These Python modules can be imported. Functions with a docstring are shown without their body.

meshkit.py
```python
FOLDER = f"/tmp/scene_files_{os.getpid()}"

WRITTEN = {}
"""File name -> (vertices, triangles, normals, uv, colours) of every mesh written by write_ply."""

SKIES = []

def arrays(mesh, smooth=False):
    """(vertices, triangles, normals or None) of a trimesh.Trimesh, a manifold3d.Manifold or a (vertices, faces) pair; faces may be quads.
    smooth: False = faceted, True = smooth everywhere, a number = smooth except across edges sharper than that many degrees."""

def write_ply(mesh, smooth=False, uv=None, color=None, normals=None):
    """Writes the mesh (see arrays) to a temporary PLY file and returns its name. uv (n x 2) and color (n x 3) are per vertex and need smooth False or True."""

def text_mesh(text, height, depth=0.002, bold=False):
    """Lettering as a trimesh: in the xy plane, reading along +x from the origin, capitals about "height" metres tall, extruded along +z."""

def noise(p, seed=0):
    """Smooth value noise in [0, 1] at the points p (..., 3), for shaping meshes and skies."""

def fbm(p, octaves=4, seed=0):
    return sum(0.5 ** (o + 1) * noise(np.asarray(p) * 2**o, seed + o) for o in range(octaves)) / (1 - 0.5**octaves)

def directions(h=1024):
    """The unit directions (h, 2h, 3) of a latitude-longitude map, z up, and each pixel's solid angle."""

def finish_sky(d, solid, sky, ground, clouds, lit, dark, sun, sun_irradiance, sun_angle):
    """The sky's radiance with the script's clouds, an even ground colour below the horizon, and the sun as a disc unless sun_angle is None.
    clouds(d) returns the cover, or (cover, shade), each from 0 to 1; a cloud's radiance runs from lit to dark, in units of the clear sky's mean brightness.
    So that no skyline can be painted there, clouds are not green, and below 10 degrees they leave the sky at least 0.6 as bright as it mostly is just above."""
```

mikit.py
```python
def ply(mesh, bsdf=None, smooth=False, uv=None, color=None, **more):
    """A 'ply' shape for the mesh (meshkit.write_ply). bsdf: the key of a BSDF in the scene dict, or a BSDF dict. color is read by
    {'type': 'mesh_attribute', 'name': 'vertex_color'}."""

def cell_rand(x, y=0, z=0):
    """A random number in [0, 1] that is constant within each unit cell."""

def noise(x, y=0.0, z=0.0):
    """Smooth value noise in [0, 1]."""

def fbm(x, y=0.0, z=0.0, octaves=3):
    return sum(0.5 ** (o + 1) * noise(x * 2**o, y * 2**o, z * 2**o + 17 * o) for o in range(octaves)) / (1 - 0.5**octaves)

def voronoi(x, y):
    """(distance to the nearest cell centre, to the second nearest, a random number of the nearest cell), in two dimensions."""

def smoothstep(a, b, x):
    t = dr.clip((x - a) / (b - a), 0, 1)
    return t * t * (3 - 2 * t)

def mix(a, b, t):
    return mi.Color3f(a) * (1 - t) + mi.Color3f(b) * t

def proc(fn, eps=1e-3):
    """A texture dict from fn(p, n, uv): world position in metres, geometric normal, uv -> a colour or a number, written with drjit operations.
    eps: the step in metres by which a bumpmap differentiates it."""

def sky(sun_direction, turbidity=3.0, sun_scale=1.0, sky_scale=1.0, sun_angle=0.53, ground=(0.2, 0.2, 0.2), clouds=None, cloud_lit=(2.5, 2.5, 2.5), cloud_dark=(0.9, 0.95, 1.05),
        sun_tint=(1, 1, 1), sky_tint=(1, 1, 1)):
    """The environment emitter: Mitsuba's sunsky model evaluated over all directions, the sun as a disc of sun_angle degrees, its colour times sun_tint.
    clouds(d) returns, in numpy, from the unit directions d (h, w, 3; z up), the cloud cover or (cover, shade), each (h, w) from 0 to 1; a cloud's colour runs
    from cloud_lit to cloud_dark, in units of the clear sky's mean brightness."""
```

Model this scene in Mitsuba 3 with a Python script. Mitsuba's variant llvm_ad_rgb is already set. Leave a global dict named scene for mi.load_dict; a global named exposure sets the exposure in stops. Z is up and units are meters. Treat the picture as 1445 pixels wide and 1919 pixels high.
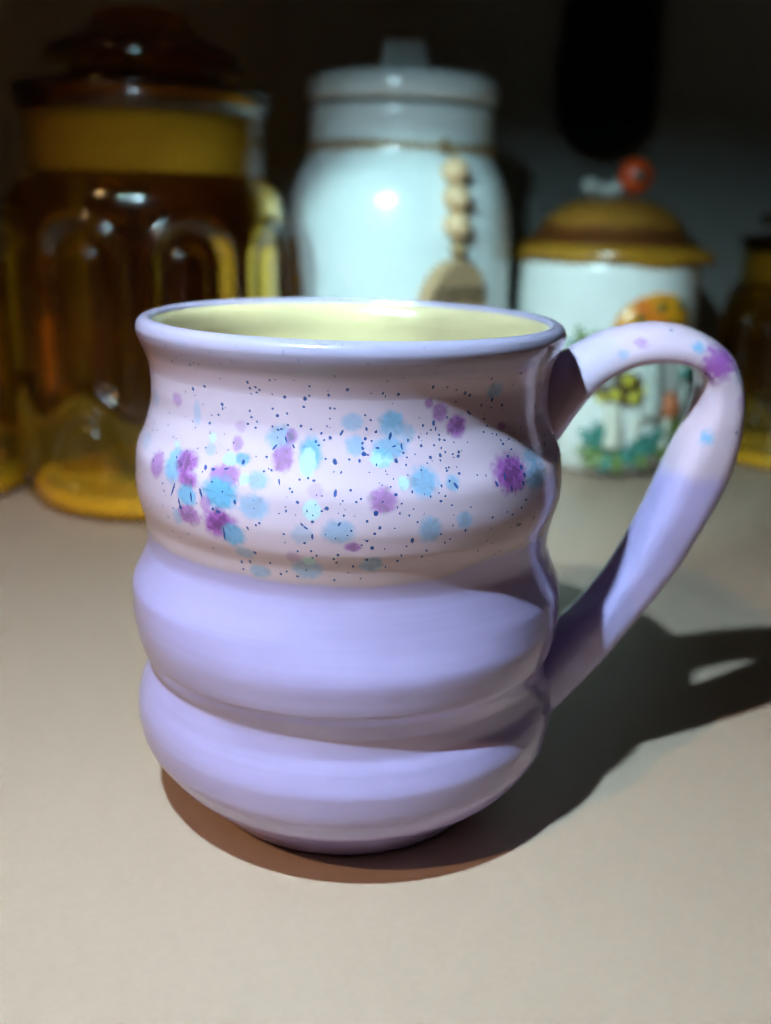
import math, random
import numpy as np
import trimesh
import drjit as dr
import mitsuba as mi
import mikit, meshkit
from mikit import mix, smoothstep, noise, fbm
from scipy.interpolate import PchipInterpolator
from shapely.geometry import Polygon

random.seed(4)
rng = np.random.default_rng(11)
T = mi.ScalarTransform4f
scene, labels = {}, {}

# ------------------------------------------------------------------ camera, lamps, exposure
exposure = 6.0
F, PITCH, ROLL, EYE = 1900.0, math.radians(16.66), math.radians(1.5355), np.array([.00815, -.21914, .13298])
fwd = np.array([0, math.cos(PITCH), -math.sin(PITCH)])
r0 = np.array([1.0, 0, 0]); u0 = np.cross(r0, fwd)
up = -math.sin(ROLL) * r0 + math.cos(ROLL) * u0
scene['camera'] = {'type': 'thinlens', 'to_world': T().look_at(origin=EYE.tolist(), target=(EYE + fwd).tolist(), up=up.tolist()),
                   'fov': math.degrees(2 * math.atan(722.5 / F)), 'fov_axis': 'x', 'aperture_radius': .0018, 'focus_distance': .187,
                   'near_clip': .01, 'far_clip': 20.0}

LAMP_A = np.array([-.070, -.153, .3165])      # cool hand torch beside the camera
AIM_A = np.array([.03, .08, .0])
LAMP_B = np.array([-.620, -.654, .918])      # warm kitchen pendant
AIM_H = np.array([.040, .265, .028])         # narrow lamp added beside the torch to brighten the white jar
POWER_A, COLOR_A = 176.0, (.615, .95, 1.12)
POWER_H, COLOR_H = 560.0, (.58, .96, 1.0)
POWER_B, COLOR_B = 80.0, (1.0, .65, .36)
AMBIENT = (.00010, .000115, .000105)
scene['room_glow'] = {'type': 'constant', 'radiance': {'type': 'rgb', 'value': list(AMBIENT)}}


# ------------------------------------------------------------------ helpers
def rgb(*c):
    return {'type': 'rgb', 'value': list(c)}


def key_for(name):
    k, n = name, 0
    while any(q == k or q.startswith(k + '__') for q in scene):
        n += 1
        k = f'{name}_{n:03d}'
    return k


def thing(name, label, cat, group=None, key=None):
    k = key or key_for(name)
    labels[k] = {'label': label, 'category': cat}
    if group:
        labels[k]['group'] = group
    return k


def part(holder, name, mesh, bsdf, smooth=30, label=None, **more):
    k = key_for(f'{holder}__{name}')
    scene[k] = mikit.ply(mesh, bsdf, smooth=smooth, **more)
    if label:
        labels[k] = {'label': label}
    return k


def lathe(pts, n=128, closed=False):
    """Revolve (r, z) points about z; the points run so that outward is to their right when going up."""
    pts = np.asarray(pts, float)
    a = np.linspace(0, 2 * np.pi, n, endpoint=False)
    v = np.stack([pts[:, None, 0] * np.cos(a), pts[:, None, 0] * np.sin(a), np.repeat(pts[:, 1:2], n, 1)], -1)
    m = len(pts)
    i, j = np.meshgrid(np.arange(m if closed else m - 1), np.arange(n), indexing='ij')
    i2, j2 = (i + 1) % m, (j + 1) % n
    q = np.stack([i * n + j, i * n + j2, i2 * n + j2, i2 * n + j], -1).reshape(-1, 4)
    f = np.vstack([q[:, [0, 1, 2]], q[:, [0, 2, 3]]])
    return trimesh.Trimesh(v.reshape(-1, 3), f, process=False)


def spline(pts, n):
    """A smooth curve through 2-D points."""
    p = np.asarray(pts, float)
    s = np.r_[0, np.cumsum(np.linalg.norm(np.diff(p, axis=0), axis=1))]
    t = np.linspace(0, s[-1], n)
    return np.stack([PchipInterpolator(s, p[:, k])(t) for k in range(p.shape[1])], -1)


def clean(mesh):
    mesh.merge_vertices()
    mesh.update_faces(mesh.nondegenerate_faces())
    mesh.remove_unreferenced_vertices()
    return mesh


def move(mesh, xyz=(0, 0, 0), scale=None, rot=None):
    mesh = mesh.copy()
    if scale is not None:
        mesh.apply_scale(scale)
    if rot is not None:
        mesh.apply_transform(trimesh.transformations.rotation_matrix(rot[0], rot[1]))
    mesh.apply_translation(xyz)
    return mesh


def ball(r, c=(0, 0, 0), squash=(1, 1, 1), sub=3):
    m = trimesh.creation.icosphere(sub, r)
    m.vertices = m.vertices * np.asarray(squash) + np.asarray(c)
    return m


def tube(path, radii, sides=14):
    p = np.asarray(path, float)
    t = np.gradient(p, axis=0)
    t /= np.linalg.norm(t, axis=1, keepdims=True)
    a = np.cross(t, [0, .31, .95])
    a /= np.linalg.norm(a, axis=1, keepdims=True)
    b = np.cross(t, a)
    r = np.broadcast_to(radii, (len(p),))[:, None, None]
    an = np.linspace(0, 2 * np.pi, sides, endpoint=False)
    v = p[:, None] + r * (np.cos(an)[None, :, None] * a[:, None] + np.sin(an)[None, :, None] * b[:, None])
    n, m = len(p), sides
    i, j = np.meshgrid(np.arange(n - 1), np.arange(m), indexing='ij')
    q = np.stack([i * m + j, i * m + (j + 1) % m, (i + 1) * m + (j + 1) % m, (i + 1) * m + j], -1).reshape(-1, 4)
    f = [q[:, [0, 1, 2]], q[:, [0, 2, 3]]]
    v = np.vstack([v.reshape(-1, 3), p[:1], p[-1:]])
    j = np.arange(m)
    f += [np.stack([(j + 1) % m, j, j * 0 + n * m], 1), np.stack([(n - 1) * m + j, (n - 1) * m + (j + 1) % m, j * 0 + n * m + 1], 1)]
    return trimesh.Trimesh(v, np.vstack(f), process=False)


# ------------------------------------------------------------------ glaze pattern of the mug (angle, height, half sizes in mm)
# spots: angle, z, rx, ry, kind (0 blue, 1 purple, 2 pale cyan), strength, dark heart;  dots: angle, z, rx, ry, tilt
SPOTS = ((-2.497,84.02,2.61,2.43,1,0.7,0.0),(-2.365,85.2,2.6,3.11,0,0.8,0.0),(-2.289,86.16,2.98,2.17,1,0.9,0.8),(-2.256,83.29,2.56,1.44,1,0.9,0.7),(-2.259,80.33,2.58,1.99,0,0.9,0.0),(-2.71,86.89,3.18,1.55,0,0.25,0.0),(-2.427,97.05,1.89,1.28,1,0.5,0.0),(-2.275,95.45,1.03,2.15,0,0.35,0.0),(-2.7,95.49,2.62,1.54,0,0.3,0.0),(-2.167,91.49,0.99,0.89,2,0.5,0.0),(-2.166,89.43,1.24,1.07,0,0.35,0.0),(-2.389,88.9,1.07,0.55,2,0.5,0.0),(-2.024,94.36,1.27,1.05,1,0.25,0.0),(-2.03,91.23,1.2,1.33,1,0.5,0.5),(-2.056,88.38,1.4,1.12,2,1.0,0.0),(-1.996,88.7,1.58,1.12,0,0.8,0.3),(-2.063,85.37,3.32,1.93,1,0.75,0.3),(-2.075,82.2,3.82,2.81,0,1.0,0.0),(-1.971,85.41,0.89,0.97,2,0.9,0.0),(-1.908,85.56,1.94,1.56,0,0.6,0.2),(-1.914,80.76,2.73,2.25,0,0.6,0.2),(-2.246,76.72,2.83,1.81,1,0.8,0.6),(-2.322,75.55,1.29,1.47,0,0.4,0.0),(-2.147,79.83,1.23,1.42,1,0.55,0.0),(-2.073,76.41,3.62,2.66,1,1.0,0.7),(-2.01,74.83,2.34,2.12,0,0.9,0.0),(-1.965,71.57,1.86,1.06,0,0.5,0.0),(-1.908,67.96,1.99,1.25,0,0.6,0.2),(-1.835,93.08,2.59,2.24,0,0.6,0.3),(-1.785,93.59,1.15,1.3,1,0.6,0.9),(-1.815,89.65,1.91,2.34,1,0.7,0.5),(-1.698,90.82,2.03,2.74,0,0.9,0.1),(-1.708,89.15,1.4,2.23,2,1.0,0.0),(-1.668,84.63,1.38,1.36,1,0.2,0.0),(-1.68,81.21,1.57,1.71,2,0.8,0.0),(-1.716,76.68,1.77,1.72,0,0.35,0.0),(-1.755,72.08,1.27,1.05,1,0.35,0.0),(-1.703,69.64,2.69,1.93,0,0.6,0.1),(-1.69,71.52,1.07,0.87,2,0.8,0.0),(-1.575,77.57,2.58,2.06,0,0.6,0.1),(-1.53,96.5,2.04,1.53,0,0.55,0.1),(-1.516,92.4,1.71,1.71,0,0.6,0.1),(-1.403,83.02,2.43,2.22,1,0.75,0.5),(-1.519,74.68,1.38,0.86,1,0.8,0.7),(-1.444,71.04,1.93,1.47,0,0.7,0.4),(-1.361,96.86,1.92,1.64,0,0.6,0.2),(-2.291,108.46,1.16,0.63,0,0.5,0.0),(-1.74,109.99,1.04,0.4,0,0.6,0.0),(-1.361,96.13,2.52,2.32,0,0.65,0.2),(-1.289,94.27,1.47,1.75,0,0.5,0.2),(-1.405,90.15,2.06,1.68,2,1.0,0.0),(-1.367,91.94,3.27,1.74,0,0.75,0.2),(-1.198,99.74,0.89,0.93,1,0.7,0.2),(-1.141,97.87,1.65,1.76,1,0.75,0.5),(-1.056,95.2,2.14,2.08,1,0.9,0.7),(-1.232,85.93,2.68,2.63,0,0.8,0.2),(-1.317,85.97,0.97,1.11,2,0.8,0.0),(-1.105,85.4,1.38,1.33,0,0.7,0.3),(-1.062,78.49,1.62,1.5,0,0.6,0.4),(-1.213,77.39,2.09,2.36,0,0.65,0.2),(-0.79,85.4,4.61,3.46,1,1.0,0.9),(-0.57,87.38,4.71,1.6,0,0.6,0.1),(-0.607,83.68,4.36,2.55,0,0.7,0.5),(-0.858,101.21,1.98,1.51,0,0.7,0.5),(-0.709,105.6,2.52,1.77,1,0.6,0.5),(-0.789,94.03,1.23,0.77,1,0.7,0.3))
DOTS = ((-2.413,107.47,0.51,0.25,0),(-2.309,106.37,0.42,0.25,0),(-2.35,105.79,0.45,0.25,0),(-2.26,108.53,0.39,0.24,0),(-2.129,107.66,0.32,0.24,0),(-2.029,106.48,0.29,0.24,0),(-2.403,104.52,0.5,0.25,0),(-2.276,104.55,0.4,0.25,0),(-2.247,105.06,0.38,0.25,0),(-2.216,104.96,0.36,0.24,0),(-2.09,105.73,0.31,0.24,0),(-1.8,108.78,0.25,0.66,0),(-1.74,107.54,0.34,0.33,0),(-1.471,107.31,0.33,0.33,0),(-1.406,106.47,0.24,0.23,0),(-1.873,103.46,0.26,0.24,0),(-1.977,102.66,0.28,0.38,0),(-1.97,101.62,0.28,0.24,0),(-1.943,101.91,0.27,0.24,0),(-1.926,101.44,0.27,0.24,0),(-1.94,100.93,0.27,0.24,0),(-2.296,99.83,0.35,0.36,0),(-2.217,100.77,0.37,0.25,0),(-1.87,100.91,0.15,0.14,0),(-1.815,100.49,0.33,0.31,0),(-1.727,100.45,0.42,0.41,0),(-1.709,101.01,0.24,0.24,0),(-1.734,98.96,0.25,0.24,0),(-1.705,102.81,0.24,0.24,0),(-1.601,104.92,0.23,0.23,0),(-1.628,101.28,0.31,0.3,0),(-1.551,102.43,0.34,0.34,0),(-1.406,101.8,0.24,0.24,0),(-1.391,101.23,0.17,0.17,0),(-1.622,98.91,0.24,0.24,0),(-1.604,98.87,0.24,0.24,0),(-1.871,98.23,0.26,0.24,0),(-1.849,97.0,0.37,0.34,0),(-1.806,97.53,0.25,0.24,0),(-1.971,96.27,0.28,0.24,0),(-1.979,97.4,0.28,0.24,0),(-1.951,94.41,0.28,0.24,0),(-2.12,97.9,0.37,0.35,0),(-2.119,97.15,0.23,0.32,0),(-2.143,95.87,0.33,0.25,0),(-2.195,94.02,0.36,0.25,0),(-1.989,94.94,0.29,0.24,0),(-1.872,94.94,0.26,0.24,0),(-1.833,94.63,0.26,0.24,0),(-1.847,94.41,0.26,0.24,0),(-1.803,95.43,0.25,0.24,0),(-1.746,95.42,0.35,0.34,0),(-1.703,94.94,0.24,0.24,0),(-1.659,94.31,0.28,0.27,0),(-1.646,93.14,0.24,0.24,0),(-1.621,93.62,0.38,0.38,0),(-1.623,96.99,0.17,0.17,0),(-1.623,95.44,0.14,0.14,0),(-1.573,94.54,0.27,0.68,-0.5),(-1.475,97.76,0.24,0.24,0),(-1.452,96.88,0.24,0.24,0),(-1.469,95.31,0.24,0.24,0),(-1.429,94.79,0.24,0.24,0),(-1.363,94.07,0.25,0.69,-0.2),(-1.486,92.75,0.24,0.24,0),(-1.473,93.53,0.24,0.24,0),(-1.483,91.82,0.24,0.24,0),(-1.48,90.94,0.41,0.41,0),(-1.496,89.79,0.24,0.24,0),(-1.539,89.98,0.24,0.24,0),(-1.598,89.52,0.41,0.62,0.4),(-1.636,89.96,0.24,0.24,0),(-1.887,89.54,0.27,0.24,0),(-1.89,87.08,0.27,0.24,0),(-1.858,87.37,0.26,0.24,0),(-1.818,85.61,0.18,0.55,0.3),(-1.771,84.67,0.25,0.24,0),(-1.76,84.15,0.25,0.24,0),(-1.736,82.44,0.35,0.34,0),(-1.779,83.21,0.11,0.1,0),(-1.784,81.46,0.14,0.14,0),(-1.808,80.16,0.15,0.14,0),(-1.622,81.69,0.38,0.38,0),(-1.64,81.15,0.24,0.24,0),(-1.591,84.3,0.27,0.68,-0.1),(-1.642,83.78,0.14,0.14,0),(-1.532,84.91,0.24,0.24,0),(-1.509,82.94,0.24,0.24,0),(-1.492,83.45,0.24,0.24,0),(-1.571,82.54,0.14,0.14,0),(-1.552,81.53,0.14,0.14,0),(-1.556,80.48,0.24,0.24,0),(-1.736,86.27,0.25,0.24,0),(-1.702,86.6,0.24,0.24,0),(-1.678,86.25,0.35,0.24,0),(-1.716,78.54,0.18,0.41,1.0),(-1.701,77.98,0.18,0.41,1.0),(-1.675,79.13,0.31,0.31,0),(-1.675,76.46,0.21,0.62,0),(-1.705,75.06,0.32,0.31,0),(-1.734,73.31,0.25,0.24,0),(-1.68,73.59,0.25,0.24,0),(-1.659,72.74,0.25,0.24,0),(-1.576,73.05,0.28,0.28,0),(-1.593,72.21,0.24,0.24,0),(-1.582,71.4,0.24,0.24,0),(-1.572,78.97,0.27,0.48,-0.6),(-1.527,77.79,0.24,0.24,0),(-1.467,79.49,0.24,0.24,0),(-1.418,78.3,0.28,0.28,0),(-1.437,77.26,0.24,0.24,0),(-1.467,75.92,0.24,0.24,0),(-1.446,74.48,0.35,0.35,0),(-1.352,84.07,0.28,0.27,0),(-1.371,85.38,0.14,0.14,0),(-1.434,80.96,0.41,0.55,0),(-1.787,76.46,0.25,0.24,0),(-1.815,68.01,0.3,0.28,0),(-1.789,68.67,0.26,0.25,0),(-1.857,70.09,0.27,0.25,0),(-1.917,71.94,0.4,0.35,0),(-1.991,69.31,0.25,0.43,0),(-1.949,69.66,0.25,0.36,0),(-1.988,67.83,0.3,0.25,0),(-1.939,76.66,0.2,0.42,0.5),(-1.889,77.97,0.27,0.24,0),(-2.336,71.03,0.27,0.15,0),(-2.432,81.0,0.32,0.15,0),(-2.418,79.71,0.31,0.15,0),(-2.346,77.03,0.27,0.15,0),(-2.295,77.74,0.37,0.51,0.5),(-1.592,67.65,0.25,0.25,0),(-1.745,67.89,0.29,0.28,0),(-1.537,69.22,0.14,0.14,0),(-1.517,70.64,0.24,0.24,0),(-1.385,70.34,0.25,0.25,0),(-1.338,71.68,0.25,0.25,0),(-1.857,91.33,0.19,0.76,-0.7),(-1.809,92.83,0.15,0.62,0.4),(-1.774,91.78,0.18,0.48,0.6),(-2.349,80.58,0.27,1.46,-0.4),(-2.305,78.76,0.31,0.8,0.3),(-2.229,80.22,0.22,0.93,0.2),(-2.172,86.17,0.4,0.5,0.5),(-2.129,86.12,0.48,0.25,0),(-2.064,86.68,0.62,0.21,0.3),(-2.078,78.75,0.63,0.28,0),(-2.107,79.07,0.37,0.28,0),(-2.052,74.68,0.22,1.42,0.05),(-2.175,81.6,0.3,0.86,0.4),(-2.001,81.11,0.29,0.42,0.4),(-1.989,88.23,0.33,0.49,-0.4),(-1.668,92.2,0.28,0.21,0),(-1.681,92.85,0.24,0.24,0),(-1.249,110.0,0.3,0.17,0),(-1.057,109.81,0.41,0.17,0.3),(-1.47,107.29,0.28,0.28,0),(-1.405,106.5,0.26,0.25,0),(-1.388,104.12,0.2,0.2,0),(-1.324,104.66,0.21,0.2,0),(-1.406,101.8,0.26,0.26,0),(-1.392,101.29,0.2,0.2,0),(-1.336,101.57,0.32,0.32,0),(-1.186,105.41,0.44,0.2,0),(-1.189,102.79,0.32,0.46,0),(-1.122,102.6,0.23,0.2,0),(-1.075,102.0,0.28,0.23,0),(-1.027,101.26,0.4,0.38,0.3),(-1.0,100.75,0.45,0.35,0),(-1.028,105.93,0.25,0.2,0),(-0.9,103.64,0.29,0.21,0),(-0.927,98.56,0.36,0.27,0),(-0.795,98.06,0.49,0.31,0),(-0.866,97.89,0.31,0.21,0),(-0.865,99.39,0.35,0.42,0),(-0.998,97.6,0.3,0.39,0.6),(-0.988,97.25,0.27,0.21,0),(-0.903,95.89,0.29,0.21,0),(-0.886,94.52,0.3,0.21,0),(-0.906,93.46,0.29,0.21,0),(-0.829,92.63,0.23,0.28,0),(-1.17,96.05,0.33,0.59,0),(-1.159,94.96,0.2,0.41,0),(-1.181,94.81,0.23,0.21,0),(-1.219,95.7,0.22,0.32,0),(-1.2,94.21,0.26,0.23,0),(-1.142,93.82,0.27,0.24,0),(-1.142,92.95,0.27,0.24,0),(-1.118,92.8,0.24,0.21,0),(-1.228,92.1,0.32,0.29,0),(-1.169,92.02,0.23,0.21,0),(-1.137,91.5,0.13,0.27,0),(-1.145,90.25,0.33,0.41,0.4),(-1.191,90.01,0.39,0.35,0),(-1.147,89.35,0.23,0.21,0),(-1.207,89.07,0.16,0.15,0),(-1.084,90.25,0.24,0.21,0),(-1.054,90.51,0.32,0.3,0),(-1.059,89.81,0.36,0.3,0),(-1.111,88.01,0.24,0.21,0),(-1.121,87.5,0.34,0.21,0),(-1.124,87.92,0.24,0.21,0),(-1.067,86.83,0.36,0.27,0),(-1.074,87.96,0.18,0.15,0),(-1.47,95.27,0.2,0.38,0.4),(-1.429,94.82,0.2,0.32,-0.4),(-1.474,93.53,0.32,0.32,0),(-1.447,93.16,0.2,0.2,0),(-1.485,92.81,0.2,0.2,0),(-1.486,91.96,0.23,0.29,0),(-1.478,90.86,0.52,0.26,0),(-1.462,90.77,0.2,0.2,0),(-1.498,89.74,0.26,0.35,0),(-1.422,91.96,0.41,0.2,0),(-1.346,92.2,0.48,0.17,0.2),(-1.315,92.17,0.18,0.58,0.2),(-1.309,91.03,0.24,0.23,0),(-1.341,89.67,0.36,0.47,0.5),(-1.364,94.07,0.21,0.7,-0.2),(-1.295,90.22,0.21,0.2,0),(-1.259,90.72,0.16,0.15,0),(-0.797,90.75,0.39,0.25,0),(-0.753,91.39,0.37,0.22,0),(-0.749,89.46,0.37,0.22,0),(-0.889,84.15,0.35,0.67,0.4),(-1.351,84.05,0.33,0.26,0),(-1.329,82.53,0.21,0.2,0),(-1.337,80.77,0.21,0.2,0),(-1.299,80.32,0.21,0.2,0),(-1.266,79.03,0.25,0.23,0),(-1.434,80.89,0.47,0.46,0),(-1.468,79.57,0.2,0.2,0),(-1.418,78.34,0.29,0.29,0),(-1.439,77.24,0.23,0.23,0),(-1.466,75.88,0.2,0.2,0),(-1.446,74.49,0.32,0.32,0),(-1.486,75.1,0.23,0.18,0),(-1.465,72.13,0.3,0.29,0),(-1.386,70.41,0.21,0.21,0),(-1.337,71.65,0.21,0.21,0),(-1.285,75.62,0.31,0.53,0),(-1.307,74.57,0.21,0.21,0),(-1.223,73.42,0.26,0.24,0),(-1.24,72.21,0.22,0.21,0),(-1.146,74.62,0.24,0.21,0),(-1.124,75.19,0.24,0.21,0),(-1.167,76.42,0.3,0.18,0),(-1.058,76.51,0.29,0.36,0),(-0.923,78.11,0.34,0.24,0),(-0.84,78.51,0.33,0.22,0),(-0.809,77.76,0.35,0.22,0),(-0.76,75.19,0.86,0.25,0),(-0.75,78.53,0.38,0.22,0),(-0.714,79.82,0.41,0.22,0),(-1.166,82.49,0.36,0.24,0),(-1.146,83.31,0.23,0.21,0),(-1.119,81.55,0.24,0.21,0),(-1.209,83.39,0.16,0.29,0),(-1.284,84.43,0.25,0.35,-0.3),(-1.369,85.38,0.15,0.14,0),(-1.419,86.09,0.12,0.12,0),(-1.296,87.23,0.12,0.12,0),(-1.381,87.44,0.15,0.15,0),(-1.458,87.87,0.15,0.14,0),(-0.715,85.9,0.46,0.63,0.5),(-0.708,84.51,0.47,0.56,0.5),(-0.834,85.11,0.28,0.61,-0.5),(-0.806,82.65,0.3,0.68,0.05),(-0.784,88.42,0.5,0.31,0),(-0.728,83.13,0.39,0.56,0.5),(-1.092,84.84,0.31,0.71,0.6),(-1.118,85.77,0.27,0.24,0),(-0.713,103.88,0.56,0.31,0))

SPOTS = [list(s) for s in SPOTS]
DOTS = [[a, z, rx * 1.04, ry * 1.04, t] for a, z, rx, ry, t in DOTS]
# the far side of the mug carries the same kind of pattern
for _ in range(45):
    a = rng.uniform(.15, 2.95)
    SPOTS.append([a, rng.normal(86, 7), rng.uniform(1, 3.2), rng.uniform(1, 3.2), int(rng.integers(3)), rng.uniform(.3, 1), rng.uniform(0, .7)])
for _ in range(280):
    a = rng.uniform(-.55, 3.6)
    a = a - 2 * np.pi if a > np.pi else a
    r = rng.uniform(.12, .5)
    DOTS.append([a, rng.normal(86, 9), r, r * rng.uniform(.8, 1.6), rng.uniform(-.5, .5)])
for _ in range(240):      # the finest specks
    r = rng.uniform(.09, .22)
    DOTS.append([rng.uniform(-2.9, 0), rng.normal(86, 10), r, r * rng.uniform(.8, 1.5), 0])

NA, NZ, KS, KD = 160, 34, 5, 7        # cells: angle x height (68..110 mm)
Z0, Z1, RM = 67.0, 111.0, 45.0


def bins(items, K, grow):
    cells = [[] for _ in range(NA * NZ)]
    for idx, s in enumerate(items):
        reach = grow * max(s[2], s[3])
        ca, cz = (s[0] + np.pi) / (2 * np.pi) * NA, (s[1] - Z0) / (Z1 - Z0) * NZ
        da, dz = reach / RM / (2 * np.pi) * NA, reach / (Z1 - Z0) * NZ
        for i in range(int(np.floor(ca - da)), int(np.floor(ca + da)) + 1):
            for j in range(max(0, int(np.floor(cz - dz))), min(NZ - 1, int(np.floor(cz + dz))) + 1):
                c = cells[(i % NA) * NZ + j]
                c.append(idx)
    out = np.full((NA * NZ, K), len(items), np.int64)
    for k, c in enumerate(cells):
        c = c[-K:]
        out[k, :len(c)] = c
    return out


SB, DB = bins(SPOTS, KS, 1.5), bins(DOTS, KD, 1.5)
sp = np.vstack([np.array(SPOTS, float), [0, -500, 1, 1, 0, 0, 0]])
dt = np.vstack([np.array(DOTS, float), [0, -500, 1, 1, 0]])
S_IDX = [mi.UInt32(SB[:, k].astype(np.uint32)) for k in range(KS)]
D_IDX = [mi.UInt32(DB[:, k].astype(np.uint32)) for k in range(KD)]
S_VAL = [mi.Float(sp[:, k].astype(np.float32)) for k in range(7)]
D_VAL = [mi.Float(dt[:, k].astype(np.float32)) for k in range(5)]
for arr in S_IDX + D_IDX + S_VAL + D_VAL:
    dr.make_opaque(arr)

LILAC, PINK = (.43, .345, .62), (.585, .435, .525)
BLUE, PURPLE, CYAN, NAVY = (.145, .36, .60), (.33, .10, .40), (.42, .62, .65), (.018, .06, .24)


def speckle(col, th, z):
    """Spots and specks of the upper glaze at angle th and height z (mm)."""
    i = dr.clip(dr.floor((th + np.pi) / (2 * np.pi) * NA), 0, NA - 1)
    j = dr.clip(dr.floor((z - Z0) / (Z1 - Z0) * NZ), 0, NZ - 1)
    cell = mi.UInt32(i * NZ + j)
    wob = (noise(th * 60, z * 1.3, 3.1) - .5) * .5 + (noise(th * 150, z * 3.4, 9.1) - .5) * .12
    for k in range(KS):
        n = dr.gather(mi.UInt32, S_IDX[k], cell)
        a, zz, rx, ry, kind, st, hrt = (dr.gather(mi.Float, v, n) for v in S_VAL)
        dx = th - a
        dx = dr.select(dx > np.pi, dx - 2 * np.pi, dr.select(dx < -np.pi, dx + 2 * np.pi, dx)) * RM / rx
        dz = (z - zz) / ry
        d = dr.sqrt(dx * dx + dz * dz) * .88 + wob * .5
        soft = dr.select(kind > 1.5, .18, .36)
        w = (1 - smoothstep(1 - soft, 1 + soft * .6, d)) * st
        c = dr.select(kind < .5, mi.Color3f(BLUE), dr.select(kind < 1.5, mi.Color3f(PURPLE), mi.Color3f(CYAN)))
        heart = (1 - smoothstep(.1, .75, d + wob)) * hrt
        c = c * (1 - heart * .62)
        rim = smoothstep(.55, 1.0, d)
        c = mix(c, col, rim * .25)
        c = c * (1 - .35 * smoothstep(.58, .80, noise(dr.atan2(dz, dx) * 2.6 + a * 40, d * 1.2, zz)) * smoothstep(.2, .5, d) * (.4 + hrt))
        col = mix(col, c, w)
    for k in range(KD):
        n = dr.gather(mi.UInt32, D_IDX[k], cell)
        a, zz, rx, ry, tilt = (dr.gather(mi.Float, v, n) for v in D_VAL)
        dx = th - a
        dx = dr.select(dx > np.pi, dx - 2 * np.pi, dr.select(dx < -np.pi, dx + 2 * np.pi, dx)) * RM
        dz = z - zz
        c, s = dr.cos(tilt), dr.sin(tilt)
        ex, ez = (dx * c + dz * s) / rx, (dz * c - dx * s) / ry
        d = dr.sqrt(ex * ex + ez * ez) + wob * .6
        w = 1 - smoothstep(.62, 1.12, d)
        col = mix(col, mi.Color3f(NAVY), w * .95)
    return col


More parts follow.
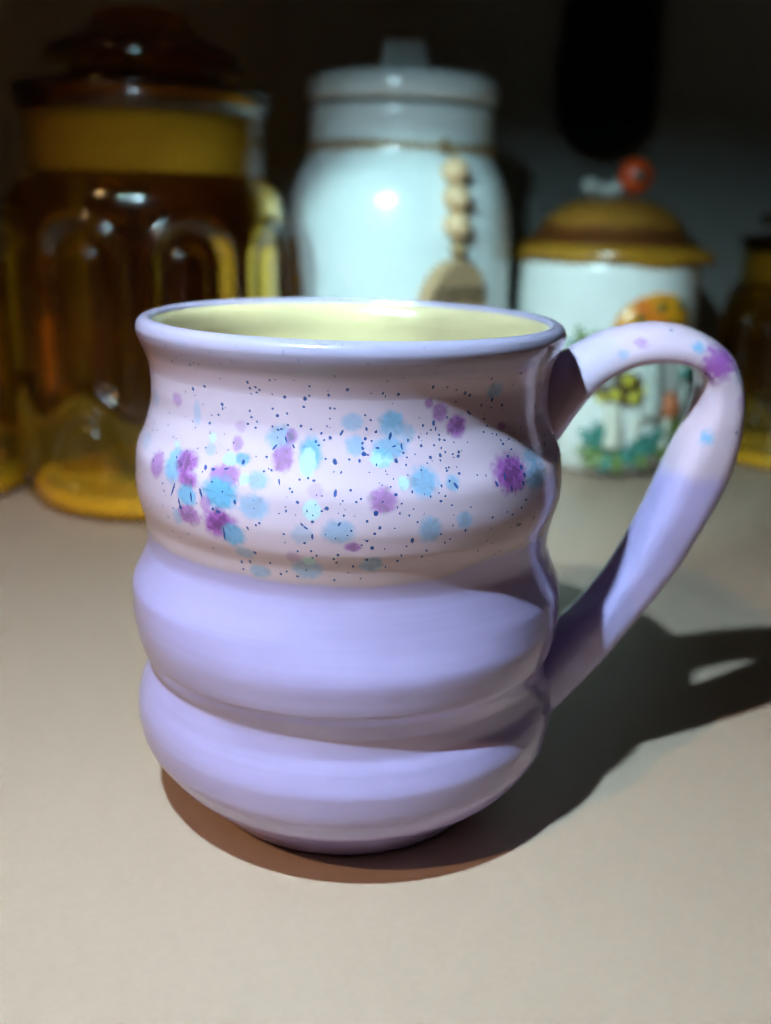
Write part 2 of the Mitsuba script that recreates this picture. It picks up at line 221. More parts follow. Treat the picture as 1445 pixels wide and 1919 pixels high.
def body_color(p, n, uv):
    th, z = dr.atan2(p.y, p.x), p.z * 1000
    edge = 66.6 + 1.6 * (noise(th * 2.2, 4.0) - .5) + .5 * (noise(th * 9, 1.0) - .5) + 2.2 * smoothstep(-1.25, -.75, th) * (1 - smoothstep(-.3, .3, th))
    brush = noise(z * 1.7, th * 2.5, 2.0) - .5
    low = mi.Color3f(LILAC) * (1 + .045 * brush + .10 * (fbm(th * 3, z * .12, 5.0) - .5))
    high = mi.Color3f(PINK) * (1 + .06 * (fbm(th * 5, z * .2, 1.0) - .5))
    high = mix(high, mi.Color3f(.54, .425, .58), smoothstep(70, 82, z) * .55)
    high = speckle(high, th, z)
    pool = dr.exp(-dr.square((z - edge - .35) / .8)) * .10
    col = mix(low, high, smoothstep(-.5, .6, z - edge)) * (1 - pool)
    lip = smoothstep(103.2, 105.5, z)  # lip painted darker to offset the extra light its upward face catches
    return mix(col, mi.Color3f(.33, .275, .40), lip * .85)


H_SPOTS = [((62.5, .7, 107.4), 1.9, 1, .8), ((55.2, -.2, 108.1), 2.6, 0, .6), ((69.4, 1.5, 110.5), 2.2, 0, .6), ((75.4, 2.3, 106.3), 1.9, 0, .8),
           ((82.2, 3.1, 104.8), 4.2, 1, 1.), ((79.8, 2.8, 101.5), 3.6, 1, 1.), ((80.5, 3.0, 102.5), 2.2, 1, 1.), ((79.2, 2.7, 85.6), 1.9, 0, .8), ((88.5, 3.9, 90.1), 1.4, 0, .8),
           ((73, 1.5, 101.6), 1.6, 1, .5), ((86.5, 3.2, 99.5), 2.0, 0, .6), ((58.5, .6, 104), 1.3, 0, .4), ((87, 3.4, 94), 1.7, 1, .35), ((76, 2.6, 92.5), 1.5, 1, .3), ((57, 14, 108), 2.5, 1, .7), ((82, 17, 98), 2.5, 0, .7)]
H_DOTS = [tuple(rng.uniform((44, -3, 84), (90, 14, 111))) + (rng.uniform(.2, .55),) for _ in range(46)]


def handle_color(p, n, uv):
    q = p * 1000
    edge = 76.5 + 2.6 * (fbm(q.x * .22, q.y * .22) - .5)
    low = mi.Color3f(LILAC) * (1 + .16 * (fbm(q.x * .12, q.y * .12, q.z * .1) - .5))
    high = mix(mi.Color3f(PINK), mi.Color3f(.54, .425, .58), fbm(q.x * .1, q.z * .1))
    wob = (noise(q.x * .9, q.y * .9, q.z * .9) - .5) * .8
    for c, r, kind, st in H_SPOTS:
        d = dr.norm(q - mi.Point3f(*c)) / r + wob
        high = mix(high, mi.Color3f(BLUE if kind == 0 else PURPLE), (1 - smoothstep(.35, 1.45, d)) * st)
    for x, y, z, r in H_DOTS:
        d = dr.norm(mi.Vector3f((q.x - x), (q.y - y) * .35, q.z - z)) / r
        high = mix(high, mi.Color3f(NAVY), (1 - smoothstep(.7, 1.1, d)) * .9)
    return mix(low, high, smoothstep(-2.4, 2.0, q.z - edge))


# ------------------------------------------------------------------ materials
def glazed(tex, alpha=.05, ior=1.6):
    return {'type': 'roughplastic', 'distribution': 'ggx', 'alpha': alpha, 'int_ior': ior, 'nonlinear': False, 'diffuse_reflectance': tex}


scene['mug_glaze'] = glazed(mikit.proc(body_color), .025, 1.7)
scene['handle_glaze'] = glazed(mikit.proc(handle_color), .03, 1.7)
scene['yellow_glaze'] = glazed(mikit.proc(lambda p, n, uv: mi.Color3f(.55, .42, .23) * (1 + .22 * (fbm(p.x * 70, p.y * 70, p.z * 160) - .5))), .025, 1.7)


def counter_color(p, n, uv):
    g = fbm(p.x * 9, p.y * 9, 1.0) - .5
    f = noise(p.x * 900, p.y * 900, 4.0) - .5
    return mi.Color3f(.50, .352, .268) * (1 + .06 * g + .035 * f)


scene['counter_laminate'] = {'type': 'roughplastic', 'alpha': .22, 'int_ior': 1.45, 'diffuse_reflectance': mikit.proc(counter_color)}
scene['wall_paint'] = {'type': 'diffuse', 'reflectance': mikit.proc(lambda p, n, uv: mi.Color3f(.22, .225, .20) * (1 + .12 * (fbm(p.x * 12, p.z * 12, 2.0) - .5)))}
scene['amber_glass'] = {'type': 'roughdielectric', 'distribution': 'ggx', 'alpha': .012, 'int_ior': 1.5, 'specular_transmittance': rgb(.95, .75, .30)}
scene['amber_glass_deep'] = {'type': 'roughdielectric', 'distribution': 'ggx', 'alpha': .012, 'int_ior': 1.5, 'specular_transmittance': rgb(.56, .36, .12)}
scene['amber_thin'] = {'type': 'blendbsdf', 'weight': .17, 'a': {'type': 'thindielectric', 'int_ior': 1.5, 'specular_transmittance': rgb(1.0, .82, .28)},
                       'b': {'type': 'twosided', 'bsdf': {'type': 'roughplastic', 'alpha': .04, 'int_ior': 1.7, 'diffuse_reflectance': rgb(.36, .20, .02)}}}
scene['amber_neck_glow'] = {'type': 'twosided', 'bsdf': {'type': 'diffuse', 'reflectance': rgb(.20, .112, .02)}}  # amber colour painted in for light caught in the neck glass
scene['amber_base_glow'] = {'type': 'twosided', 'bsdf': {'type': 'roughplastic', 'alpha': .06, 'diffuse_reflectance': rgb(.86, .58, .17)}}  # opaque gold standing for light glowing inside the thick base glass
scene['white_glaze'] = glazed(rgb(.74, .81, .79), .04)
scene['canister_glaze'] = glazed(mikit.proc(lambda p, n, uv: mi.Color3f(.78, .77, .72) * (1 + .08 * (fbm(p.x * 60, p.y * 60, p.z * 60) - .5))), .06)
scene['twine'] = {'type': 'diffuse', 'reflectance': mikit.proc(lambda p, n, uv: mi.Color3f(.40, .27, .13) * (.75 + .5 * noise(p.x * 1500, p.y * 1500, p.z * 1500)))}


def wood_color(p, n, uv):
    g = noise(p.x * 140, p.y * 140, p.z * 900) * .6 + noise(p.x * 500, p.y * 500, p.z * 2500) * .4
    return mix((.95, .66, .38), (.70, .43, .22), g * .8)


scene['bead_wood'] = {'type': 'roughplastic', 'alpha': .3, 'diffuse_reflectance': mikit.proc(wood_color)}
scene['tag_wood'] = {'type': 'diffuse', 'reflectance': mikit.proc(lambda p, n, uv: wood_color(p, n, uv) * .62)}
scene['burnt_ink'] = {'type': 'diffuse', 'reflectance': rgb(.035, .028, .02)}


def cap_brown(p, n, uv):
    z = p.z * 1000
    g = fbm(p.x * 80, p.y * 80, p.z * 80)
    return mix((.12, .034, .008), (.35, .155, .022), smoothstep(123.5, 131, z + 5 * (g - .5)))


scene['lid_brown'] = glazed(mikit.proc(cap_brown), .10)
scene['brim_yellow'] = glazed(mikit.proc(lambda p, n, uv: mix((.42, .215, .016), (.29, .11, .009), fbm(p.x * 70, p.y * 70, p.z * 70))), .08)
scene['orange_glaze'] = glazed(mikit.proc(lambda p, n, uv: mix((.80, .33, .012), (.72, .17, .02), smoothstep(.45, .7, fbm(p.x * 90, p.y * 90, p.z * 90)))), .08)
scene['red_glaze'] = glazed(rgb(.74, .085, .012), .10)
scene['coral_glaze'] = glazed(rgb(.66, .20, .09), .12)
scene['umber_glaze'] = glazed(rgb(.085, .045, .015), .12)
scene['lemon_glaze'] = glazed(rgb(.78, .68, .05), .10)
scene['olive_glaze'] = glazed(rgb(.10, .085, .012), .12)
scene['cream_glaze'] = glazed(rgb(.72, .68, .55), .10)
scene['grey_glaze'] = glazed(rgb(.50, .53, .48), .10)
scene['teal_glaze'] = {'type': 'twosided', 'bsdf': glazed(rgb(.05, .24, .19), .14)}
scene['green_glaze'] = {'type': 'twosided', 'bsdf': glazed(rgb(.17, .26, .055), .14)}
scene['black_cloth'] = {'type': 'diffuse', 'reflectance': mikit.proc(lambda p, n, uv: mi.Color3f(.012, .012, .013) * (.7 + .6 * noise(p.x * 700, p.y * 700, p.z * 700)))}
scene['dark_metal'] = {'type': 'roughconductor', 'material': 'none', 'alpha': .25, 'specular_reflectance': rgb(.05, .05, .05)}
scene['lamp_black'] = {'type': 'twosided', 'bsdf': {'type': 'diffuse', 'reflectance': rgb(.02, .02, .02)}}

# ------------------------------------------------------------------ lamps (all outside the picture, the narrow one added)
def shaded_lamp(key, pos, aim, r, tube_r, length, power, color):
    """A small disc that shines out of a dark tube."""
    d = np.asarray(aim, float) - pos
    d /= np.linalg.norm(d)
    to = trimesh.geometry.align_vectors([0, 0, 1], d)
    to[:3, 3] = pos
    ring = [(tube_r, 0), (tube_r, length), (tube_r + .0015, length), (tube_r + .0015, -.004), (.0001, -.004), (.0001, -.0005), (tube_r, -.0005)]
    m = lathe(ring, 64)
    m.apply_transform(to)
    part(key, 'shade', m, 'lamp_black', smooth=30)
    bulb = key_for(f'{key}__bulb')
    disc = trimesh.creation.cylinder(r, .0006, sections=48)
    disc.apply_transform(to)
    scene[bulb] = {**mikit.ply(disc, 'lamp_black'), 'emitter': {'type': 'area', 'radiance': rgb(*(power * np.array(color)))}}


k = thing('hand_torch', 'small black torch with cool white beam and an added narrow jar lamp, out of frame above the mug', 'torch')
shaded_lamp(k, LAMP_A, AIM_A, .0040, .0166, .0237, POWER_A, COLOR_A)
shaded_lamp(k, LAMP_A + np.array([-.085, -.030, .010]), AIM_H, .0022, .0205, .0870, POWER_H, COLOR_H)  # added lamp in its own tube, extra light on jar and canister
k = thing('pendant_lamp', 'dark shaded kitchen lamp with warm light, out of frame high on the left', 'lamp')
shaded_lamp(k, LAMP_B, LAMP_B + np.array([.10, .10, -1]), .0120, .0868, .0890, POWER_B, COLOR_B)

# ------------------------------------------------------------------ setting
def slab(x0, x1, y0, y1, z0, z1):
    return move(trimesh.creation.box((x1 - x0, y1 - y0, z1 - z0)), ((x0 + x1) / 2, (y0 + y1) / 2, (z0 + z1) / 2))


scene['countertop'] = mikit.ply(slab(-.9, .9, -.75, .46, -.03, 0), 'counter_laminate')
labels['countertop'] = {'label': 'smooth beige laminate countertop under the mug and canisters', 'kind': 'structure'}
scene['wall'] = mikit.ply(slab(-.9, .9, .462, .48, -.03, 1.2), 'wall_paint')
labels['wall'] = {'label': 'dark plain kitchen wall behind the canisters', 'kind': 'structure'}

# ------------------------------------------------------------------ mug
ZK = np.array([0, .003, .008, .0135, .019, .025, .031, .0355, .040, .047, .053, .059, .0635, .069, .076, .083, .089, .095, .0995, .1025])
RK = np.array([32.23, 34.56, 39.77, 44.33, 47.57, 48.14, 46.56, 44.72, 46.7, 48.03, 48.19, 45.75, 44.5, 45.12, 46.65, 46.26, 43.89, 42.57, 42.6, 43.2]) / 1e3
outer_profile = PchipInterpolator(ZK, RK)
WALL = .0036
# facing the room the second bulge sags: it stays full down to a tight groove
ZF = np.array([0, .003, .008, .0135, .019, .0235, .0275, .031, .0345, .038, .0415, .047, .053, .059, .0635, .069, .073, .077, .083, .089, .095, .0995, .1025])
RF = np.array([31.8, 34.0, 39.6, 45.6, 47.9, 48.1, 46.9, 45.4, 45.2, 46.4, 48.1, 48.6, 46.9, 45.2, 44.3, 45.1, 46.5, 46.9, 46.2, 43.8, 42.4, 42.5, 43.2]) / 1e3
front_profile = PchipInterpolator(ZF, RF)


def mug_points(n_low=330):
    z = np.linspace(0, .1025, n_low)
    r = outer_profile(z)
    k = np.exp(-np.linspace(-2, 2, 15) ** 2)
    rp = np.convolve(np.r_[np.full(7, r[0]), r, np.full(7, r[-1])], k / k.sum(), 'valid')
    rp[:8], rp[-8:] = r[:8], r[-8:]
    base = [(0.0002, .0016), (.024, .0016), (.0275, .0006), (.0290, .0001), (.0308, .0001)]
    lip = spline([(.0432, .1025), (.0437, .1040), (.0445, .1058), (.0451, .1074), (.0453, .1085), (.0450, .1097), (.0443, .1105), (.0432, .1109), (.0423, .1106), (.0419, .1098)], 70)
    return np.vstack([base, np.stack([rp, z], 1)[1:-1], lip])


def mug_body():
    pts = mug_points()
    n = 640
    m = lathe(pts, n)
    v = m.vertices
    th, z = np.arctan2(v[:, 1], v[:, 0]), v[:, 2]
    keep = np.clip(z / .01, 0, 1) * np.clip((.107 - z) / .01, 0, 1)
    lines = (meshkit.noise(np.stack([z * 520, th * .6, th * 0 + 3], -1)) - .5) * .00011 + (meshkit.noise(np.stack([np.cos(th) * 1.5, np.sin(th) * 1.5, z * 40], -1)) - .5) * .0007
    sag = np.clip(-np.sin(th - .25), 0, 1) ** 2
    zc = np.clip(z, 0, .1025)
    s = 1 + keep * lines / .045 + keep * sag * (front_profile(zc) / outer_profile(zc) - 1)
    v[:, 0] *= s
    v[:, 1] *= s
    m.vertices = v
    return m


def mug_lining():
    z = np.linspace(.1025, .006, 120)
    r = outer_profile(z) * .35 + .65 * np.interp(z, [.006, .02, .05, .09, .1025], [.036, .0455, .0465, .0435, .0437]) - WALL
    pts = np.vstack([spline([(.0419, .1098), (.0409, .1086), (.0402, .1068), (.0399, .1047), (r[0], .1025)], 16), np.stack([r, z], 1)[1:], spline([(r[-1], .006), (.028, .0042), (.0002, .004)], 12)[1:]])
    return lathe(pts, 256)


INNER = [(37.0, 77.0), (41.5, 79.5), (45.5, 84.0), (48.6, 89.8), (51.1, 94.2), (55.0, 98.1), (60.0, 100.8), (65.2, 102.3), (70.4, 102.8), (75.2, 102.1), (78.3, 99.8), (79.4, 96.8), (79.1, 92.0), (77.1, 86.3), (75.3, 82.0), (73.2, 76.7), (70.7, 69.5), (67.2, 61.3), (64.0, 54.6), (57.6, 44.8), (49.2, 35.8), (45, 31.5), (40, 27)]
OUTER = [(37.0, 97.5), (41.5, 100.2), (45.0, 102.4), (47.7, 103.9), (51.6, 106.4), (56.6, 108.6), (62.1, 110.0), (68.4, 110.5), (73.7, 109.9), (79.3, 108.2), (83.9, 105.3), (86.9, 101.7), (88.3, 97.0), (89.1, 91.8), (88.8, 85.3), (88.0, 78.9), (85.5, 71.7), (82.0, 63.9), (77.9, 55.9), (73.0, 48.5), (68.0, 41.6), (61.0, 32.2), (55.7, 26.2), (49.9, 20.2), (45, 16.5), (40, 13)]


def mug_handle():
    n = 150
    i, o = spline(INNER, n) / 1e3, spline(OUTER, n) / 1e3
    k = np.exp(-np.linspace(-2, 2, 13) ** 2)
    k /= k.sum()
    sm = lambda a: np.stack([np.convolve(np.r_[np.full(6, a[0, c]), a[:, c], np.full(6, a[-1, c])], k, 'valid') for c in range(2)], -1)
    i, o = sm(i), sm(o)
    c, h = (i + o) / 2, (o - i) / 2
    t = np.linspace(0, 1, n)
    depth = .0072 + .0034 * np.exp(-(t / .085) ** 2) + .0028 * np.exp(-((1 - t) / .085) ** 2)
    sides = 56
    a = np.linspace(0, 2 * np.pi, sides, endpoint=False)
    k = np.clip((t - .22) / .22, 0, 1)
    e = (2 / (2.15 + 1.15 * k * k * (3 - 2 * k)))[:, None]        # rounder on top, strap-like further down
    ca, sa = np.sign(np.cos(a)) * np.abs(np.cos(a)) ** e, np.sign(np.sin(a)) * np.abs(np.sin(a)) ** e
    v = np.zeros((n, sides, 3))
    v[:, :, 0] = c[:, None, 0] + h[:, None, 0] * ca
    v[:, :, 2] = c[:, None, 1] + h[:, None, 1] * ca
    v[:, :, 1] = depth[:, None] * sa
    v[:, :, 2] += .14 * (v[:, :, 1] - .002)      # the strap leans back a little
    v = v @ np.array([[math.cos(HANDLE_TURN), math.sin(HANDLE_TURN), 0], [-math.sin(HANDLE_TURN), math.cos(HANDLE_TURN), 0], [0, 0, 1]])
    q, w = np.meshgrid(np.arange(n - 1), np.arange(sides), indexing='ij')
    w2 = (w + 1) % sides
    f = np.stack([q * sides + w, (q + 1) * sides + w, (q + 1) * sides + w2, q * sides + w2], -1).reshape(-1, 4)
    m = trimesh.Trimesh(v.reshape(-1, 3), np.vstack([f[:, [0, 1, 2]], f[:, [0, 2, 3]]]), process=False)
    m.vertices += ((meshkit.fbm(m.vertices * 70, 3) - .5) * .0011 + (meshkit.noise(m.vertices * 260) - .5) * .0003)[:, None] * np.array([1, .7, .7])
    if m.volume < 0:
        m.invert()
    return m


HANDLE_TURN = .123
mug = thing('mug', 'lilac and pink rippled ceramic mug with blue and purple speckles in front of the canisters', 'mug')
part(mug, 'body', mug_body(), 'mug_glaze', smooth=True)
part(mug, 'lining', mug_lining(), 'yellow_glaze', smooth=True, label='pale yellow glazed inside of the mug')
part(mug, 'handle', mug_handle(), 'handle_glaze', smooth=True, label='looped lilac handle with a pink speckled top')

# ------------------------------------------------------------------ amber glass canisters
def amber_relief(m):
    """Presses arched panels above round bosses into an outer wall."""
    v = m.vertices.copy()
    th, z = np.arctan2(v[:, 1], v[:, 0]), v[:, 2]
    step = 2 * np.pi / 8
    ph0 = -np.pi / 2 - math.radians(16)
    u = (((th - ph0) / step + .5) % 1 - .5) * step * .060
    wallzone = np.clip((z - .004) / .004, 0, 1) * np.clip((.134 - z) / .004, 0, 1)
    db = np.hypot(u, z - .0285)
    boss = np.where(db < .0185, .0034 * np.clip((.0185 - db) / .0035, 0, 1) - .0036 * np.exp(-(db / .0075) ** 2) - .0020 * np.exp(-((db - .0125) / .0018) ** 2), 0)
    zt = .108
    da = np.where(z > zt, np.hypot(u, z - zt), np.abs(u))
    zb = np.clip((z - .053) / .005, 0, 1)
    sm = lambda x: x * x * (3 - 2 * x)
    groove = -.0030 * sm(np.clip((.0165 - da) / .004, 0, 1)) * zb + .0016 * np.exp(-((da - .0185) / .0016) ** 2) * zb
    inner = +.0022 * sm(np.clip((.0085 - da) / .003, 0, 1)) * zb
    off = wallzone * (boss + groove + inner)
    r = np.hypot(v[:, 0], v[:, 1])
    s = 1 + off / np.maximum(r, .01)
    v[:, 0] *= s
    v[:, 1] *= s
    return trimesh.Trimesh(v, m.faces, process=False)


SEAM = .0500


def scallop(m, lo, hi):
    """Bends the seam between the thick and the thin glass round the tops of the bosses."""
    v = m.vertices.copy()
    th, z = np.arctan2(v[:, 1], v[:, 0]), v[:, 2]
    k = np.clip(1 - np.abs(z - SEAM) / np.where(z > SEAM, hi, lo), 0, 1)
    v[:, 2] += .0060 * np.cos(8 * (th + np.pi / 2 + math.radians(16))) * k
    return trimesh.Trimesh(v, m.faces, process=False)



def amber_body():
    """The thick upper wall: a closed ring of glass, its outside pressed with arches."""
    n = 512
    out = np.vstack([spline([(.0600, SEAM), (.0600, .06), (.0602, .10), (.0598, .128)], 150),
                     spline([(.0598, .128), (.0590, .134), (.0560, .1395), (.0525, .1425), (.0516, .1440)], 50)[1:]])
    inside = spline([(.0516, .1440), (.0480, .1440), (.0486, .1425), (.0505, .1400), (.0535, .134), (.0545, .126), (.0545, SEAM)], 120)
    ring = lathe(np.vstack([inside[-1:], [(.0572, SEAM)], out[:1]]), n)
    return scallop(clean(trimesh.util.concatenate([amber_relief(lathe(out, n)), lathe(inside, n), ring])), .02, .02)


def amber_base():
    """The thinner lower wall with round bosses, and its floor."""
    prof = np.vstack([spline([(.0003, .0060), (.040, .0060), (.050, .0020), (.0555, .0015), (.0585, .006)], 40),
                      spline([(.0585, .006), (.0600, .02), (.0600, SEAM - .0003)], 120)[1:]])
    return scallop(amber_relief(lathe(prof, 512)), .02, .02)


def amber_lid():
    pts = np.vstack([spline([(.0003, .1785), (.030, .1785), (.046, .1765), (.0475, .1752), (.0550, .1752), (.0556, .1765), (.054, .1785), (.040, .1798), (.0325, .1815), (.0312, .1850), (.0330, .1868), (.0400, .1872), (.0420, .1885), (.0415, .1915), (.036, .1960), (.0265, .1995), (.0222, .2035), (.0190, .2078), (.012, .2098), (.0003, .2103)], 150)])
    return clean(lathe(pts, 160))


AMBER_COLLAR = lathe(spline([(.0516, .1443), (.0515, .1460), (.0515, .1672)], 30), 200)
AMBER_RIM = clean(lathe(np.vstack([spline([(.0478, .1675), (.0515, .1675), (.0530, .1695), (.0548, .1715), (.0545, .1738), (.0525, .1746), (.0500, .1738), (.0480, .1710), (.0478, .1675)], 60)]), 200))
AMBER_GLOW_STOPPER = lathe(spline([(.0440, .1440), (.0452, .1465), (.0462, .1500), (.0464, .1745)], 30), 128)  # added inside the neck so the collar band looks lit amber
AMBER_GLOW_DISC = lathe(spline([(.0003, .0062), (.034, .0062), (.046, .0072), (.0530, .0105), (.0560, .0080), (.0562, .0040), (.0520, .0012), (.0003, .0012)], 60), 128)  # disc added in the base to carry the painted gold glow
AMBER_BODY, AMBER_BASE, AMBER_LID = amber_body(), amber_base(), amber_lid()


def amber_jar(label, x, y, s, spin):
    k = thing('amber_glass_jar', label, 'jar', 'amber glass canisters')
    rot = (math.radians(spin), [0, 0, 1])
    part(k, 'body', move(AMBER_BODY, (x, y, .0004), s, rot), 'amber_glass', smooth=35)
    part(k, 'base', move(AMBER_BASE, (x, y, .0004), s, rot), 'amber_thin', smooth=True)
    part(k, 'floor', move(AMBER_GLOW_DISC, (x, y, .0004), s, rot), 'amber_base_glow', smooth=True)  # added gold disc, coloured as if the base glowed
    part(k, 'collar', move(AMBER_COLLAR, (x, y, .0004), s, rot), 'amber_thin', smooth=True)
    part(k, 'rim', move(AMBER_RIM, (x, y, .0004), s, rot), 'amber_glass_deep', smooth=35)
    lid = part(k, 'lid', move(AMBER_LID, (x, y, .0006), s, rot), 'amber_glass_deep', smooth=35)
    part(lid, 'glow_stopper', move(AMBER_GLOW_STOPPER, (x, y, .0006), s, rot), 'amber_neck_glow', smooth=True)  # added part, painted as the glow of the neck band


amber_jar('large amber glass canister with a mushroom shaped lid, left of the white jar', -.1010, .2515, 1.0, 0)
amber_jar('smaller amber glass canister cut off by the right edge, beside the mushroom canister', .2380, .3560, .69, 10)
amber_jar('dark amber glass canister at the left edge, almost all outside the picture', -.2075, .2500, .74, 21)

# ------------------------------------------------------------------ white crock with wooden bead garland
WX, WY = .0112, .330
jar = thing('white_jar', 'tall white glazed jar with lidded neck standing behind the mug', 'jar')
wb = np.vstack([spline([(.0003, .002), (.046, .002), (.050, 0), (.0545, .003), (.0570, .012), (.0582, .03)], 24),
                spline([(.0582, .03), (.0585, .08), (.0582, .118), (.0568, .134), (.0535, .1465), (.0490, .1545), (.0470, .1590), (.0468, .1640), (.0470, .1770), (.0462, .1800)], 110)[1:],
                spline([(.0462, .1800), (.0440, .1805), (.0435, .1780), (.0435, .150), (.055, .12), (.055, .01), (.0003, .008)], 50)[1:]])
part(jar, 'body', move(lathe(wb, 192), (WX, WY, .0003)), 'white_glaze', smooth=40)
wl = spline([(.0003, .1815), (.044, .1815), (.0462, .1822), (.0478, .1840), (.0484, .1865), (.0482, .1900), (.0470, .1932), (.0440, .1948), (.036, .1957), (.018, .1962), (.0003, .1963)], 80)
lid = part(jar, 'lid', move(lathe(wl, 160), (WX, WY, .0003)), 'white_glaze', smooth=40)


def knob_tab():
    prof = [(-.0142, .1945), (-.0128, .1975), (-.0118, .2030), (-.0106, .2105), (-.0090, .2128), (.0090, .2128), (.0106, .2105), (.0118, .2030), (.0128, .1975), (.0142, .1945)]
    w = .0075
    rings = []
    for (yy, ins) in [(-w, .0022), (-w + .0008, .0008), (-w + .0024, 0), (w - .0024, 0), (w - .0008, .0008), (w, .0022)]:
        p = Polygon(prof).buffer(-ins) if ins else Polygon(prof)
        q = np.array(prof) if not ins else np.array([(x * (1 - ins / .012), z - (ins if z > .20 else 0)) for x, z in prof])
        rings.append(np.stack([q[:, 0], np.full(len(q), yy), q[:, 1]], -1))
    n, m = len(rings), len(prof)
    v = np.vstack(rings)
    f = []
    for a in range(n - 1):
        for b in range(m):
            b2 = (b + 1) % m
            f += [[a * m + b, (a + 1) * m + b, (a + 1) * m + b2], [a * m + b, (a + 1) * m + b2, a * m + b2]]
    for b in range(1, m - 1):
        f += [[0, b, b + 1], [(n - 1) * m, (n - 1) * m + b + 1, (n - 1) * m + b]]
    t = trimesh.Trimesh(v, f, process=False)
    if t.volume < 0:
        t.invert()
    return t


part(lid, 'knob', move(knob_tab(), (WX + .0002, WY, .0)), 'white_glaze', smooth=30)

gar = thing('bead_garland', 'twine with round wooden beads and a lettered wooden tag tied around the white jar neck', 'garland')
a = np.linspace(0, 2 * np.pi, 180)
strands = []
for k, (dz, ph) in enumerate([(0, 0), (.0017, 2.1)]):
    wav = .0006 * np.sin(a * 3 + ph)
    strands.append(tube(np.stack([WX + .0479 * np.cos(a), WY + .0479 * np.sin(a), .1606 + dz + wav], -1), .00085, 8))
BX = [(.0365, .2795, .1505), (.0375, .2745, .1385), (.0381, .2730, .1262)]
strands.append(tube(spline([(.0345, .2868, .1606), (.0360, .2820, .1570), (.0365, .2795, .1505), (.0375, .2745, .1385), (.0381, .2730, .1262), (.0386, .2728, .1180), (.0390, .2722, .1100)], 40), .0009, 8))
strands.append(tube(spline([(.0345, .2868, .1612), (.0310, .2830, .1640), (.0290, .2830, .1600), (.0345, .2850, .1600)], 30), .0009, 8))
part(gar, 'cord', trimesh.util.concatenate(strands), 'twine', smooth=True)
for (x, y, z) in BX:
    part(gar, 'bead', ball(.0066, (x, y, z), (1, 1, .95)), 'bead_wood', smooth=True)
part(gar, 'bead', ball(.0038, (.0390, .2726, .1153), (1, 1, .9)), 'twine', smooth=True, label='small dark ball standing for the shade above the tag')  # ball put in place of the shade under the lowest bead
disc_pts = [(.0001, 0), (.0200, 0), (.0208, .0008), (.0208, .0072), (.0200, .0080), (.0001, .0080)]
disc = clean(lathe(disc_pts, 72))
TAG_C = np.array([.0372, .2735, .0900])
tag_to = np.eye(4)
nz = np.array([math.sin(math.radians(46)), -math.cos(math.radians(46)), -.14])
nz /= np.linalg.norm(nz)
nx = np.cross([0, 0, 1.0], nz)
nx /= np.linalg.norm(nx)
ny = np.cross(nz, nx)
tag_to[:3, 0], tag_to[:3, 1], tag_to[:3, 2], tag_to[:3, 3] = nx, ny, nz, TAG_C - nz * .004
d2 = disc.copy()
d2.apply_transform(tag_to)
tag = part(gar, 'tag', d2, 'tag_wood', smooth=40, label='round wooden tag with dark capital letters')
txt = meshkit.text_mesh('COFFEE', .0074, .0003, bold=True)
txt.apply_translation([-txt.bounds[:, 0].mean(), .0012, .0080])
txt.apply_transform(tag_to)
part(tag, 'lettering', txt, 'burnt_ink', smooth=False)

# ------------------------------------------------------------------ ceramic canister with mushroom reliefs
CX, CY, CR = .1245, .340, .0475
can = thing('mushroom_canister', 'white ceramic canister with raised mushrooms and a brown lid, seen through the mug handle', 'canister')
cb = np.vstack([spline([(.0003, .002), (.031, .002), (.034, 0), (.0390, .0022), (.0434, .008), (.0461, .017), (.0474, .030)], 30),
                spline([(.0474, .030), (.0476, .06), (.0474, .1070), (.0470, .1085)], 60)[1:],
                spline([(.0470, .1085), (.0445, .1088), (.044, .10), (.043, .01), (.0003, .006)], 30)[1:]])
part(can, 'body', move(lathe(cb, 192), (CX, CY, .0003)), 'canister_glaze', smooth=40)


def on_can(deg, z, out=0.0):
    a = math.radians(deg)
    return np.array([CX + (CR + out) * math.sin(a), CY - (CR + out) * math.cos(a), z])


def blob(deg, z, w, h, t, tilt=0.0, dome=None, out=0.0):
    """A rounded relief on the canister wall: half width w, half height h, thickness t (metres)."""
    m = trimesh.creation.icosphere(3, 1.0)
    v = m.vertices
    x, y = v[:, 0] * w, v[:, 1] * h
    if dome is not None:      # a mushroom cap: the lower half is flattened
        y = np.where(v[:, 1] < 0, v[:, 1] * h * dome, y)
    c, s = math.cos(tilt), math.sin(tilt)
    x, y = x * c - y * s, x * s + y * c
    ang = np.radians(deg) + x / CR
    rr = CR - .0004 + out + np.maximum(v[:, 2], -.3) * t
    m.vertices = np.stack([CX + rr * np.sin(ang), CY - rr * np.cos(ang), z + y], -1)
    if m.volume < 0:
        m.invert()
    return m


def stem(d0, z0, d1, z1, w0, w1, t=.0028):
    pts, rad = [], []
    for q in np.linspace(0, 1, 16):
        pts.append(on_can(d0 + (d1 - d0) * q, z0 + (z1 - z0) * q, -.0004 + .0006 * math.sin(q * 3.1)))
        rad.append(w0 + (w1 - w0) * q)
    return tube(pts, np.array(rad), 18)


def mushroom(name_cap, cap_args, bsdf, stem_args, stem_bsdf, spots=(), spot_bsdf=None, label=None):
    st = part(can, 'mushroom_stem', stem(*stem_args), stem_bsdf, smooth=True)
    cp = part(can, 'mushroom_cap', blob(**cap_args), bsdf, smooth=True, label=label)
    for (d, z, r, o) in spots:
        part(cp, 'spot', blob(d, z, r, r, .0016, out=o), spot_bsdf, smooth=True)


